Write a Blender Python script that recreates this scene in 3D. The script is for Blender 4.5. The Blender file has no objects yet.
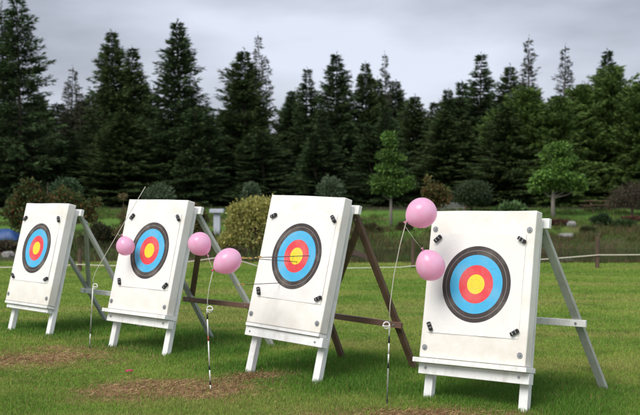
import bpy, bmesh, math, random
import numpy as np
from mathutils import Vector, Matrix
PI = math.pi
random.seed(7); rng = np.random.default_rng(7)
S = bpy.context.scene
COL = S.collection

# ---------------------------------------------------------------- camera, sky, sun, exposure
F, CAMH, PIT = 1031.2, 1.707, 0.01308          # focal length in photo pixels (640 wide), eye height, downward pitch
cd = bpy.data.cameras.new('camera'); cam = bpy.data.objects.new('camera', cd); COL.objects.link(cam)
cd.sensor_width = 36.0; cd.lens = F / 640 * 36.0
cd.clip_start = 0.1; cd.clip_end = 3000
cam.location = (0, 0, CAMH); cam.rotation_euler = (PI / 2 - PIT, 0, 0)
cd.dof.use_dof = True; cd.dof.focus_distance = 9.3; cd.dof.aperture_fstop = 2.8
S.camera = cam
S.render.engine = 'CYCLES'
S.view_settings.view_transform = 'Standard'; S.view_settings.look = 'None'
S.view_settings.exposure = 0.62; S.view_settings.gamma = 1.0
S.view_settings.use_curve_mapping = False

SUN_EL = math.radians(47); SUN_AZ = math.radians(214)     # compass azimuth of the sun (behind the camera, to the left)
W = bpy.data.worlds.new("World"); S.world = W; W.use_nodes = True
wn, wl = W.node_tree.nodes, W.node_tree.links
wn.clear()
wo = wn.new('ShaderNodeOutputWorld'); bg = wn.new('ShaderNodeBackground'); bg.inputs['Strength'].default_value = 0.1
sky = wn.new('ShaderNodeTexSky'); sky.sky_type = 'NISHITA'; sky.sun_disc = False
sky.sun_elevation = SUN_EL; sky.sun_rotation = SUN_AZ
tc = wn.new('ShaderNodeTexCoord'); mp = wn.new('ShaderNodeMapping'); mp.inputs['Scale'].default_value = (1.9, 1.9, 6.5)
mp.inputs['Location'].default_value = (0.95, 0.1, 0.4)
nz = wn.new('ShaderNodeTexNoise'); nz.inputs['Scale'].default_value = 1.5; nz.inputs['Detail'].default_value = 7; nz.inputs['Roughness'].default_value = 0.47
rp = wn.new('ShaderNodeValToRGB'); e = rp.color_ramp.elements
e[0].position = 0.36; e[0].color = (0.275, 0.288, 0.335, 1)
e[1].position = 0.60; e[1].color = (0.515, 0.54, 0.625, 1)
gn = wn.new('ShaderNodeVectorMath'); gn.operation = 'SCALE'; gn.inputs['Scale'].default_value = 10.0
mx = wn.new('ShaderNodeMix'); mx.data_type = 'RGBA'; mx.inputs[0].default_value = 0.9       # a thick cloud deck over the clear sky
wl.new(tc.outputs['Generated'], mp.inputs['Vector']); wl.new(mp.outputs[0], nz.inputs['Vector'])
wl.new(nz.outputs['Fac'], rp.inputs['Fac']); wl.new(rp.outputs['Color'], gn.inputs[0])
wl.new(sky.outputs[0], mx.inputs[6]); wl.new(gn.outputs[0], mx.inputs[7])
wl.new(mx.outputs[2], bg.inputs['Color']); wl.new(bg.outputs[0], wo.inputs['Surface'])

sd = bpy.data.lights.new('sun', 'SUN'); sun = bpy.data.objects.new('sun', sd); COL.objects.link(sun)
sd.energy = 2.1; sd.angle = math.radians(34); sd.color = (1.0, 0.96, 0.90)
sdir = Vector((math.sin(SUN_AZ) * math.cos(SUN_EL), math.cos(SUN_AZ) * math.cos(SUN_EL), math.sin(SUN_EL)))
sun.rotation_euler = sdir.to_track_quat('Z', 'Y').to_euler()

# ---------------------------------------------------------------- helpers
def at(px, py, Y):
    """world point seen at photo pixel (px, py), at distance Y from the camera"""
    u = (px - 320) / F; v = -(py - 207.5) / F
    dy = math.cos(PIT) + v * math.sin(PIT); dz = v * math.cos(PIT) - math.sin(PIT)
    t = Y / dy
    return Vector((u * t, Y, CAMH + dz * t))

def tag(o, label=None, cat=None, group=None, kind=None):
    if label: o['label'] = label
    if cat: o['category'] = cat
    if group: o['group'] = group
    if kind: o['kind'] = kind
    return o

def empty(name, loc, rot=(0, 0, 0), **k):
    o = bpy.data.objects.new(name, None); COL.objects.link(o)
    o.location = loc; o.rotation_euler = rot; o.empty_display_size = 0.1
    return tag(o, **k)

def link(name, me, mat, parent=None):
    o = bpy.data.objects.new(name, me); COL.objects.link(o)
    if mat and not me.materials: me.materials.append(mat)
    if parent: o.parent = parent
    return o

def fin(bm, name, mat, parent=None, smooth=False, bevel=0):
    if bevel:
        bmesh.ops.bevel(bm, geom=bm.edges[:], offset=bevel, segments=2, profile=0.6, affect='EDGES', clamp_overlap=True)
    bmesh.ops.recalc_face_normals(bm, faces=bm.faces[:])
    me = bpy.data.meshes.new(name); bm.to_mesh(me); bm.free()
    if smooth:
        for p in me.polygons: p.use_smooth = True
    return link(name, me, mat, parent)

def box_bm(a, b, bm=None, M=None):
    bm = bm or bmesh.new()
    r = bmesh.ops.create_cube(bm, size=1)
    c = (Vector(a) + Vector(b)) / 2; s = Vector(b) - Vector(a)
    m = Matrix.Translation(c) @ Matrix.Diagonal((*s, 1))
    bmesh.ops.transform(bm, matrix=(M @ m) if M else m, verts=r['verts'])
    return bm

def beam_bm(p, q, w, t, ref=(1, 0, 0), bm=None):
    """rectangular timber from p to q; w measured along ref, t across it"""
    bm = bm or bmesh.new()
    p, q = Vector(p), Vector(q); d = (q - p); L = d.length; d.normalize()
    x = Vector(ref); x = (x - d * x.dot(d)).normalized(); y = d.cross(x)
    M = Matrix((x, y, d)).transposed().to_4x4(); M.translation = (p + q) / 2
    r = bmesh.ops.create_cube(bm, size=1)
    bmesh.ops.transform(bm, matrix=M @ Matrix.Diagonal((w, t, L, 1)), verts=r['verts'])
    return bm

def tube_bm(pts, rad, n=8, bm=None, cap=True):
    bm = bm or bmesh.new()
    pts = [Vector(p) for p in pts]
    if not hasattr(rad, '__len__'): rad = [rad] * len(pts)
    rings = []; up = Vector((0.12, 0.3, 1)).normalized()
    for i, p in enumerate(pts):
        a = pts[max(i - 1, 0)]; b = pts[min(i + 1, len(pts) - 1)]
        d = (b - a).normalized()
        if abs(d.dot(up)) > 0.98: up = Vector((1, 0.2, 0.1)).normalized()
        x = d.cross(up).normalized(); y = d.cross(x)
        rings.append([bm.verts.new(p + (x * math.cos(2 * PI * k / n) + y * math.sin(2 * PI * k / n)) * rad[i]) for k in range(n)])
    for A, B in zip(rings, rings[1:]):
        for k in range(n): bm.faces.new((A[k], A[(k + 1) % n], B[(k + 1) % n], B[k]))
    if cap:
        bm.faces.new(rings[0][::-1]); bm.faces.new(rings[-1])
    return bm

def np_mesh(name, V, Fc, colors=None, smooth=False):
    """mesh from numpy verts (n,3) and faces (m,k), optional per-vertex colours (n,3)"""
    me = bpy.data.meshes.new(name)
    n, (m, k) = len(V), Fc.shape
    me.vertices.add(n); me.vertices.foreach_set('co', np.ascontiguousarray(V, np.float32).ravel())
    me.loops.add(m * k); me.loops.foreach_set('vertex_index', np.ascontiguousarray(Fc, np.int32).ravel())
    me.polygons.add(m)
    me.polygons.foreach_set('loop_start', np.arange(0, m * k, k, dtype=np.int32))
    me.polygons.foreach_set('loop_total', np.full(m, k, np.int32))
    if smooth: me.polygons.foreach_set('use_smooth', np.ones(m, bool))
    if colors is not None:
        at_ = me.color_attributes.new('tint', 'FLOAT_COLOR', 'POINT')
        c4 = np.ones((n, 4), np.float32); c4[:, :3] = colors
        at_.data.foreach_set('color', c4.ravel())
    me.update(); me.validate()
    return me

_tab = rng.random((256, 256))
def vnoise(x, y, s=1.0, o=0):
    x = np.asarray(x) / s + 37.3 + o * 11.7; y = np.asarray(y) / s + 91.1 + o * 5.3
    xi = np.floor(x).astype(int); yi = np.floor(y).astype(int); fx = x - xi; fy = y - yi
    fx = fx * fx * (3 - 2 * fx); fy = fy * fy * (3 - 2 * fy)
    g = lambda a, b: _tab[a % 256, b % 256]
    return (g(xi, yi) * (1 - fx) + g(xi + 1, yi) * fx) * (1 - fy) + (g(xi, yi + 1) * (1 - fx) + g(xi + 1, yi + 1) * fx) * fy
def fbm(x, y, s, o=0, n=4):
    r = 0; a = 0.5; t = 0
    for i in range(n): r = r + a * vnoise(x, y, s, o + i * 3); t += a; a *= 0.55; s *= 0.5
    return r / t
def sstep(a, b, x):
    t = np.clip((np.asarray(x, float) - a) / (b - a), 0, 1); return t * t * (3 - 2 * t)

# ---------------------------------------------------------------- materials
def mat(name, col=(0.5, 0.5, 0.5), rough=0.6, var=0.0, vscale=5, bump=0, bscale=40, spec=0.4, dirt=None, dscale=3, damt=0.5, stretch=(1, 1, 1), attr=False, sss=0, trans=0, metal=0, coat=0):
    m = bpy.data.materials.new(name); m.use_nodes = True
    N, L = m.node_tree.nodes, m.node_tree.links
    p = N['Principled BSDF']
    p.inputs['Roughness'].default_value = rough; p.inputs['Specular IOR Level'].default_value = spec
    p.inputs['Metallic'].default_value = metal; p.inputs['Coat Weight'].default_value = coat
    t = N.new('ShaderNodeTexCoord'); mpn = N.new('ShaderNodeMapping'); mpn.inputs['Scale'].default_value = stretch
    L.new(t.outputs['Object'], mpn.inputs['Vector'])
    if attr:
        a = N.new('ShaderNodeAttribute'); a.attribute_name = 'tint'; cur = a.outputs['Color']
    else:
        c = N.new('ShaderNodeRGB'); c.outputs[0].default_value = (*col, 1); cur = c.outputs[0]
    if var:
        n = N.new('ShaderNodeTexNoise'); n.inputs['Scale'].default_value = vscale; n.inputs['Detail'].default_value = 6
        L.new(mpn.outputs[0], n.inputs['Vector'])
        r = N.new('ShaderNodeMapRange'); r.inputs[1].default_value = 0.3; r.inputs[2].default_value = 0.7
        r.inputs[3].default_value = 1 - var; r.inputs[4].default_value = 1 + var
        L.new(n.outputs['Fac'], r.inputs[0])
        v = N.new('ShaderNodeVectorMath'); v.operation = 'SCALE'; L.new(cur, v.inputs[0]); L.new(r.outputs[0], v.inputs['Scale']); cur = v.outputs[0]
    if dirt:
        n = N.new('ShaderNodeTexNoise'); n.inputs['Scale'].default_value = dscale; n.inputs['Detail'].default_value = 8; n.inputs['Roughness'].default_value = 0.65
        L.new(mpn.outputs[0], n.inputs['Vector'])
        r = N.new('ShaderNodeMapRange'); r.inputs[1].default_value = 0.48; r.inputs[2].default_value = 0.72; r.inputs[4].default_value = damt
        L.new(n.outputs['Fac'], r.inputs[0])
        x = N.new('ShaderNodeMix'); x.data_type = 'RGBA'; L.new(r.outputs[0], x.inputs[0]); L.new(cur, x.inputs[6]); x.inputs[7].default_value = (*dirt, 1); cur = x.outputs[2]
    L.new(cur, p.inputs['Base Color'])
    if bump:
        n = N.new('ShaderNodeTexNoise'); n.inputs['Scale'].default_value = bscale; n.inputs['Detail'].default_value = 5
        L.new(mpn.outputs[0], n.inputs['Vector'])
        b = N.new('ShaderNodeBump'); b.inputs['Strength'].default_value = bump; b.inputs['Distance'].default_value = 0.01
        L.new(n.outputs['Fac'], b.inputs['Height']); L.new(b.outputs[0], p.inputs['Normal'])
    if sss:
        p.inputs['Subsurface Weight'].default_value = sss; p.inputs['Subsurface Radius'].default_value = (0.08, 0.03, 0.05)
        p.inputs['Subsurface Scale'].default_value = 0.5
    if trans:
        tr = N.new('ShaderNodeBsdfTranslucent'); L.new(cur, tr.inputs['Color'])
        ms = N.new('ShaderNodeMixShader'); ms.inputs[0].default_value = trans
        L.new(p.outputs[0], ms.inputs[1]); L.new(tr.outputs[0], ms.inputs[2]); L.new(ms.outputs[0], N['Material Output'].inputs['Surface'])
    return m

M = {}
M['paint'] = mat('white_paint', (0.81, 0.81, 0.80), 0.5, 0.05, 6, 0.3, 60, dirt=(0.40, 0.37, 0.28), dscale=11, damt=0.5, stretch=(1, 1, 0.4))
M['foam'] = mat('painted_foam', (0.84, 0.81, 0.77), 0.75, 0.03, 5, 0.14, 90, dirt=(0.62, 0.57, 0.48), dscale=4.5, damt=0.5)
def stain_low(m):
    N, L = m.node_tree.nodes, m.node_tree.links; p = N['Principled BSDF']; src = p.inputs['Base Color'].links[0].from_socket
    t = N.new('ShaderNodeTexCoord'); sp = N.new('ShaderNodeSeparateXYZ'); L.new(t.outputs['Object'], sp.inputs[0])
    n = N.new('ShaderNodeTexNoise'); n.inputs['Scale'].default_value = 6; n.inputs['Detail'].default_value = 9; n.inputs['Roughness'].default_value = 0.7
    L.new(t.outputs['Object'], n.inputs['Vector'])
    a = N.new('ShaderNodeMapRange'); a.inputs[1].default_value = 0.42; a.inputs[2].default_value = 0.68; a.inputs[3].default_value = 1; a.inputs[4].default_value = 0; L.new(sp.outputs[2], a.inputs[0])
    b = N.new('ShaderNodeMapRange'); b.inputs[1].default_value = 0.30; b.inputs[2].default_value = 0.70; b.inputs[3].default_value = 0.15; b.inputs[4].default_value = 0.95; L.new(n.outputs['Fac'], b.inputs[0])
    c = N.new('ShaderNodeMath'); c.operation = 'MULTIPLY'; L.new(a.outputs[0], c.inputs[0]); L.new(b.outputs[0], c.inputs[1])
    x = N.new('ShaderNodeMix'); x.data_type = 'RGBA'; L.new(c.outputs[0], x.inputs[0]); L.new(src, x.inputs[6]); x.inputs[7].default_value = (0.66, 0.615, 0.53, 1)
    L.new(x.outputs[2], p.inputs['Base Color'])
stain_low(M['foam'])
M['oldpaint'] = mat('weathered_green_grey_paint', (0.42, 0.44, 0.40), 0.6, 0.12, 7, 0.3, 50, dirt=(0.22, 0.23, 0.18), dscale=10, damt=0.5, stretch=(1, 1, 0.3))
M['brown'] = mat('dark_stained_timber', (0.12, 0.072, 0.046), 0.55, 0.3, 9, 0.5, 40, dirt=(0.17, 0.13, 0.09), dscale=12, damt=0.4, stretch=(1, 1, 0.15))
M['barwood'] = mat('brown_painted_timber_bar', (0.17, 0.095, 0.068), 0.45, 0.25, 9, 0.4, 40, dirt=(0.2, 0.15, 0.12), dscale=12, damt=0.4, stretch=(0.2, 1, 1))
M['black'] = mat('black_foam', (0.018, 0.016, 0.016), 0.7, 0.3, 40, 0.4, 200)
M['steel'] = mat('dull_steel', (0.30, 0.31, 0.32), 0.45, 0.2, 60, 0.2, 200, metal=0.5)
M['rodwhite'] = mat('white_rod_coating', (0.72, 0.72, 0.68), 0.4, 0.1, 30)
M['rodgrey'] = mat('grey_rod', (0.22, 0.23, 0.20), 0.5, 0.2, 30)
M['rodred'] = mat('red_tape', (0.42, 0.05, 0.035), 0.5, 0.1, 30)
M['string'] = mat('pale_cord', (0.55, 0.53, 0.45), 0.7, 0.1, 50)
M['rope'] = mat('cream_rope', (0.62, 0.58, 0.47), 0.8, 0.15, 30, 0.5, 120)
M['post'] = mat('rough_post_wood', (0.10, 0.065, 0.045), 0.85, 0.3, 12, 0.6, 50, stretch=(1, 1, 0.2))
M['bark'] = mat('bark', (0.075, 0.058, 0.045), 0.9, 0.35, 6, 0.7, 20, stretch=(1, 1, 0.25))
M['palebark'] = mat('pale_bark', (0.21, 0.19, 0.16), 0.85, 0.3, 10, 0.5, 30, stretch=(1, 1, 0.3))
M['rock'] = mat('rock', (0.24, 0.23, 0.22), 0.85, 0.3, 5, 0.8, 12, dirt=(0.12, 0.13, 0.09), dscale=4, damt=0.6)
M['palerock'] = mat('pale_rock', (0.27, 0.255, 0.25), 0.85, 0.2, 5, 0.8, 12)
M['shaft'] = mat('arrow_shaft', (0.09, 0.07, 0.07), 0.3, 0.1, 30)
M['fletch'] = mat('arrow_vane', (0.75, 0.50, 0.12), 0.5, 0.1, 30, trans=0.3)
M['nock'] = mat('yellow_nock', (0.80, 0.62, 0.10), 0.4)
M['blue'] = mat('blue_tarpaulin', (0.010, 0.055, 0.19), 0.5, 0.2, 4, 0.5, 8)
M['concrete'] = mat('grey_fence_board', (0.20, 0.21, 0.19), 0.8, 0.15, 6, 0.3, 30)
M['stonewhite'] = mat('white_painted_stone', (0.46, 0.49, 0.55), 0.7, 0.1, 6, 0.3, 30)
def leafmat(name, trans=0.25, rough=0.6, spec=0.25):
    return mat(name, rough=rough, spec=spec, attr=True, trans=trans)
M['needle'] = leafmat('conifer_needles', 0.12, 0.65, 0.15)
M['leaf'] = leafmat('leaves', 0.3)
M['grass'] = leafmat('grass_blades', 0.3, 0.55, 0.2)
M['ground'] = mat('turf_and_soil', attr=True, rough=0.95, spec=0.1, var=0.25, vscale=9, bump=0.7, bscale=25)

def balloon_mat():
    m = bpy.data.materials.new('pink_latex'); m.use_nodes = True
    N, L = m.node_tree.nodes, m.node_tree.links; p = N['Principled BSDF']
    t = N.new('ShaderNodeTexCoord'); n = N.new('ShaderNodeTexNoise'); n.inputs['Scale'].default_value = 9; n.inputs['Detail'].default_value = 3
    L.new(t.outputs['Object'], n.inputs['Vector'])
    r = N.new('ShaderNodeValToRGB'); r.color_ramp.elements[0].position = 0.4; r.color_ramp.elements[0].color = (1.0, 0.54, 0.77, 1)
    r.color_ramp.elements[1].position = 0.66; r.color_ramp.elements[1].color = (0.98, 0.68, 0.90, 1)
    L.new(n.outputs['Fac'], r.inputs['Fac']); L.new(r.outputs[0], p.inputs['Base Color'])
    p.inputs['Roughness'].default_value = 0.22; p.inputs['Specular IOR Level'].default_value = 0.65
    p.inputs['Sheen Weight'].default_value = 0.2
    tr = N.new('ShaderNodeBsdfTranslucent'); tr.inputs['Color'].default_value = (1.0, 0.52, 0.74, 1)
    ms = N.new('ShaderNodeMixShader'); ms.inputs[0].default_value = 0.34
    L.new(p.outputs[0], ms.inputs[1]); L.new(tr.outputs[0], ms.inputs[2])
    tp = N.new('ShaderNodeBsdfTransparent'); tp.inputs['Color'].default_value = (1.0, 0.80, 0.90, 1); m3 = N.new('ShaderNodeMixShader'); m3.inputs[0].default_value = 0.13
    L.new(ms.outputs[0], m3.inputs[1]); L.new(tp.outputs[0], m3.inputs[2]); L.new(m3.outputs[0], N['Material Output'].inputs['Surface'])
    return m
M['balloon'] = balloon_mat()
M['knot'] = mat('red_pink_knot', (0.62, 0.06, 0.16), 0.35, trans=0.2)

M['pinkknot'] = mat('pink_knot', (0.85, 0.36, 0.58), 0.35, trans=0.3)

def face_mat():
    """printed archery face: rings by distance from the middle of the sheet"""
    m = bpy.data.materials.new('printed_archery_face'); m.use_nodes = True
    N, L = m.node_tree.nodes, m.node_tree.links; p = N['Principled BSDF']
    p.inputs['Roughness'].default_value = 0.7; p.inputs['Specular IOR Level'].default_value = 0.2
    a = N.new('ShaderNodeAttribute'); a.attribute_name = 'sheet'
    ln = N.new('ShaderNodeVectorMath'); ln.operation = 'LENGTH'; L.new(a.outputs['Vector'], ln.inputs[0])
    r = N.new('ShaderNodeValToRGB'); r.color_ramp.interpolation = 'CONSTANT'; cr = r.color_ramp
    Yl, Rd, Bl, Bk, Wh = (0.80, 0.64, 0.05), (0.72, 0.07, 0.085), (0.075, 0.43, 0.72), (0.060, 0.050, 0.050), (0.80, 0.78, 0.76)
    g = lambda c, k: tuple(v * k for v in c)
    stops = [(0, g(Yl, 1)), (.0385, g(Yl, .85)), (.0405, Yl), (.081, Rd), (.1215, g(Rd, .72)), (.1235, Rd), (.160, Bl), (.2005, g(Bl, .72)), (.203, Bl),
             (.243, Bk), (.279, (0.30, 0.25, 0.22)), (.2835, Bk), (.3200, Wh), (.3600, (0.60, 0.59, 0.58)), (.3620, Wh), (.3990, (0.60, 0.59, 0.58)), (.4010, Wh)]
    while len(cr.elements) < len(stops): cr.elements.new(0.5)
    for el, (x, c) in zip(cr.elements, stops): el.position = x; el.color = (*c, 1)
    L.new(ln.outputs['Value'], r.inputs['Fac'])
    t = N.new('ShaderNodeTexCoord')
    n = N.new('ShaderNodeTexNoise'); n.inputs['Scale'].default_value = 4; n.inputs['Detail'].default_value = 8; n.inputs['Roughness'].default_value = 0.6
    L.new(t.outputs['Object'], n.inputs['Vector'])
    mr = N.new('ShaderNodeMapRange'); mr.inputs[1].default_value = 0.5; mr.inputs[2].default_value = 0.75; mr.inputs[4].default_value = 0.22
    L.new(n.outputs['Fac'], mr.inputs[0])
    x = N.new('ShaderNodeMix'); x.data_type = 'RGBA'; L.new(mr.outputs[0], x.inputs[0]); L.new(r.outputs[0], x.inputs[6]); x.inputs[7].default_value = (0.62, 0.57, 0.5, 1)
    # arrow holes: sparse small dark pits, denser towards the middle
    vo = N.new('ShaderNodeTexVoronoi'); vo.inputs['Scale'].default_value = 38; L.new(t.outputs['Object'], vo.inputs['Vector'])
    lt = N.new('ShaderNodeMath'); lt.operation = 'LESS_THAN'; lt.inputs[1].default_value = 0.12; L.new(vo.outputs['Distance'], lt.inputs[0])
    sep = N.new('ShaderNodeSeparateColor'); L.new(vo.outputs['Color'], sep.inputs[0])
    near = N.new('ShaderNodeMapRange'); near.inputs[1].default_value = 0.02; near.inputs[2].default_value = 0.36; near.inputs[3].default_value = 0.95; near.inputs[4].default_value = 0.0
    L.new(ln.outputs['Value'], near.inputs[0])
    l2 = N.new('ShaderNodeMath'); l2.operation = 'LESS_THAN'; L.new(sep.outputs[0], l2.inputs[0]); L.new(near.outputs[0], l2.inputs[1])
    mu = N.new('ShaderNodeMath'); mu.operation = 'MULTIPLY'; L.new(lt.outputs[0], mu.inputs[0]); L.new(l2.outputs[0], mu.inputs[1])
    m2 = N.new('ShaderNodeMath'); m2.operation = 'MULTIPLY'; L.new(mu.outputs[0], m2.inputs[0]); m2.inputs[1].default_value = 0.7
    y = N.new('ShaderNodeMix'); y.data_type = 'RGBA'; L.new(m2.outputs[0], y.inputs[0]); L.new(x.outputs[2], y.inputs[6]); y.inputs[7].default_value = (0.10, 0.08, 0.07, 1)
    L.new(y.outputs[2], p.inputs['Base Color'])
    n5 = N.new('ShaderNodeTexNoise'); n5.inputs['Scale'].default_value = 7; n5.inputs['Detail'].default_value = 4; L.new(t.outputs['Object'], n5.inputs['Vector'])
    bp = N.new('ShaderNodeBump'); bp.inputs['Strength'].default_value = 0.35; bp.inputs['Distance'].default_value = 0.02
    L.new(n5.outputs['Fac'], bp.inputs['Height']); L.new(bp.outputs[0], p.inputs['Normal'])
    return m
M['face'] = face_mat()

def water_mat():
    m = mat('pond_water', (0.012, 0.016, 0.011), 0.06, bump=0.12, bscale=2.5, spec=0.6, stretch=(1, 3, 1)); return m
M['water'] = water_mat()

# ---------------------------------------------------------------- terrain
TG = [(-3.735, 12.801, -0.7716, 0.2434, 0.0015), (-2.098, 11.275, -0.7204, 0.2451, -0.0045), (-0.453, 9.618, -0.7508, 0.2537, -0.025), (1.197, 8.401, -0.6574, 0.1984, 0.015)]
def tz(x, y):
    x = np.asarray(x, float); y = np.asarray(y, float)
    pond = sstep(-0.5, 2.5, x + 0.6 * (vnoise(x, y, 4) - 0.5))
    edge = y + 0.9 * (vnoise(x, y * 0, 3.3, 5) - 0.5)
    dip = -0.55 * sstep(25.8, 28.0, edge) * pond
    s1 = np.interp(y, [0, 25.8, 31, 34, 45.5, 52, 90, 200, 900], [0, 0, 0.04, 0.22, 1.08, 1.12, 1.5, 3, 4])
    s2 = np.interp(edge, [0, 38.0, 40.5, 45.5, 52, 90, 200, 900], [0, 0, 0.50, 1.08, 1.12, 1.5, 3, 4])
    bankrise = sstep(37.0, 38.4, edge) * 0.55 * pond
    z = s1 * (1 - pond) + (s2 + dip + bankrise) * pond
    z = z + 0.10 * (fbm(x, y, 3.0, 2) - 0.5) * sstep(26, 34, y) + 0.018 * (fbm(x, y, 2.5, 8) - 0.5) * (1 - sstep(22, 26, y))
    return z - 0.03

# bare worn soil: (cx, cy, rx, ry)
WORN = [(-2.95, 10.85, 1.0, 0.78), (-1.22, 9.12, 0.98, 0.62), (-0.58, 9.75, 0.34, 0.30), (0.80, 8.05, 0.95, 0.40), (-3.9, 10.6, 0.6, 0.5)]
def worn(x, y):
    w = np.zeros_like(np.asarray(x, float))
    nn = fbm(x, y, 0.45, 20)
    for i, (cx, cy, rx, ry) in enumerate(WORN):
        d = np.sqrt(((x - cx) / rx) ** 2 + ((y - cy) / ry) ** 2)
        w = np.maximum(w, 1 - sstep(0.35, 1.25, d + (nn - 0.5) * 1.5))
    return w
def tall(x, y):
    """unmown grass under and between the easels"""
    w = np.zeros_like(np.asarray(x, float))
    for (tx, ty, yaw, t, r_) in TG:
        c, s = math.cos(yaw), math.sin(yaw)
        lx = (x - tx) * c + (y - ty) * s; ly = -(x - tx) * s + (y - ty) * c
        d = np.maximum(np.abs(lx) - 0.75, 0) ** 2 + np.maximum(np.abs(ly - 0.85) - 0.62, 0) ** 2
        w = np.maximum(w, 1 - sstep(0.0, 0.55, np.sqrt(d) + 0.5 * (fbm(x, y, 0.6, 33) - 0.5)))
    return w
def lerp(a, b, t):
    t = np.asarray(t)[..., None]; return np.asarray(a) * (1 - t) + np.asarray(b) * t
def turf_col(x, y):
    """albedo of living turf at a place (species and mowing differences, not light)"""
    n1 = fbm(x, y * 1.4, 1.6, 1); n2 = fbm(x * 0.35, y, 0.9, 4); n3 = fbm(x, y, 0.35, 9)
    c = lerp((0.150, 0.275, 0.038), (0.260, 0.355, 0.064), sstep(0.3, 0.7, 0.5 * n1 + 0.5 * n2))
    n4 = fbm(x * 0.16, y, 0.8, 14)
    c = lerp(c, (0.33, 0.345, 0.10), np.maximum(sstep(0.56, 0.80, n2) * 0.5, sstep(0.48, 0.68, n4) * 0.75))
    c = lerp(c, (0.070, 0.175, 0.020), sstep(0.55, 0.8, n3) * 0.45)
    c = lerp(c, (0.080, 0.195, 0.024), tall(x, y) * 0.8)
    return c
xs = np.unique(np.concatenate([np.arange(-6.5, 6.5, 0.08), np.geomspace(6.5, 45, 110), -np.geomspace(6.5, 45, 110), np.geomspace(45, 900, 25), -np.geomspace(45, 900, 25)]).round(4))
ys = np.unique(np.concatenate([[-60, -20, -8, 0, 3, 5], np.arange(6, 14, 0.08), np.geomspace(14, 60, 200), np.geomspace(60, 1500, 30)]).round(4))
GX, GY = np.meshgrid(xs, ys); gx, gy = GX.ravel(), GY.ravel(); gz = tz(gx, gy)
wv = worn(gx, gy)
soil = lerp((0.31, 0.19, 0.10), (0.19, 0.105, 0.056), fbm(gx, gy, 0.2, 40))
gc = turf_col(gx, gy) * 0.62
gc = lerp(gc, soil, wv)
bed = sstep(25.9, 26.6, gy) * (1 - sstep(34, 36, gy))
mulch = lerp((0.07, 0.045, 0.034), (0.045, 0.055, 0.02), sstep(0.4, 0.65, fbm(gx, gy, 1.2, 50)))
gc = lerp(gc, mulch, bed)
bank = sstep(34, 36, gy)
bankc = lerp((0.085, 0.165, 0.028), (0.11, 0.080, 0.04), sstep(0.5, 0.66, fbm(gx * 0.6, gy, 1.8, 60)) * 0.8)
bankc = lerp(bankc, (0.05, 0.036, 0.024), (1 - sstep(38.2, 39.6, gy)) * sstep(0, 2, gx) * 0.8)
gc = lerp(gc, bankc, bank)
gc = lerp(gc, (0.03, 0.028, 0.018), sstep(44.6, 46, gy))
nx, ny = len(xs), len(ys)
i0 = (np.arange(ny - 1)[:, None] * nx + np.arange(nx - 1)[None, :]).ravel()
tag(link('ground', np_mesh('ground', np.c_[gx, gy, gz - 0.004 * wv], np.c_[i0, i0 + 1, i0 + 1 + nx, i0 + nx], gc, True), M['ground']), kind='structure')
wx = np.array([[-1.5, 26, -0.3], [45, 26, -0.3], [45, 39.6, -0.3], [-1.5, 39.6, -0.3]])
tag(link('pond_water', np_mesh('pond_water', wx, np.array([[0, 1, 2, 3]])), M['water']), kind='structure')

# ---------------------------------------------------------------- grass
def blades(n, ya, yb, power, hmin, hmax, wid, name, label, tallmul=2.0, straw=False):
    u = rng.random(int(n * 1.6))
    y = ((ya ** (1 - power)) + u * (yb ** (1 - power) - ya ** (1 - power))) ** (1 / (1 - power))
    x = (rng.random(len(y)) * 2 - 1) * (0.335 * y + 0.9)
    w = worn(x, y); tl = tall(x, y)
    clump = vnoise(x, y, 0.06, 70)
    keep = rng.random(len(x)) < (1 - 0.72 * w) * (0.45 + 0.7 * clump) + (0.10 * w if straw else 0)
    x, y, w, tl = x[keep][:n], y[keep][:n], w[keep][:n], tl[keep][:n]
    z = tz(x, y); k = len(x)
    h = (hmin + (hmax - hmin) * rng.random(k)) * (1 + (tallmul - 1) * tl) * (1 - 0.25 * w) * (0.75 + 0.5 * vnoise(x, y, 0.5, 75))
    a = rng.random(k) * 2 * PI; lean = (rng.random(k) ** 1.5) * 0.75 * h
    la = rng.random(k) * 2 * PI
    wd = wid * np.maximum(y / 8.0, 1) * (0.7 + 0.6 * rng.random(k))
    dx, dy = np.cos(a) * wd / 2, np.sin(a) * wd / 2
    base = np.c_[x, y, z - 0.004]
    mid = base + np.c_[np.cos(la) * lean * 0.35, np.sin(la) * lean * 0.35, h * 0.55]
    tip = base + np.c_[np.cos(la) * lean, np.sin(la) * lean, h * (0.92)]
    d = np.c_[dx, dy, dx * 0]
    V = np.empty((k, 5, 3)); V[:, 0] = base - d; V[:, 1] = base + d; V[:, 2] = mid + d * 0.8; V[:, 3] = mid - d * 0.8; V[:, 4] = tip
    c = turf_col(x, y) * (0.75 + 0.5 * rng.random(k))[:, None]
    dead = rng.random(k) < (0.04 + 0.07 * (1 - tl) * (y < 14) + 0.6 * w)
    c[dead] = np.array((0.36, 0.27, 0.125)) * (0.55 + 0.6 * rng.random(dead.sum()))[:, None]
    C = np.repeat(c[:, None, :], 5, 1)
    b = np.arange(k)[:, None] * 5
    T = np.concatenate([b + [0, 1, 2], b + [0, 2, 3], b + [3, 2, 4]])
    me = np_mesh(name, V.reshape(-1, 3), T, C.reshape(-1, 3))
    return tag(link(name, me, M['grass']), label=label, cat='grass', kind='stuff')
blades(330000, 7.2, 14.0, 1.6, 0.018, 0.042, 0.0042, 'lawn_grass', 'short mown green lawn grass around and in front of the easels', 1.6)
blades(200000, 14.0, 26.5, 1.2, 0.02, 0.045, 0.0046, 'far_lawn_grass', 'mown lawn grass between the easels and the rope fence', 1.0)
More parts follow.
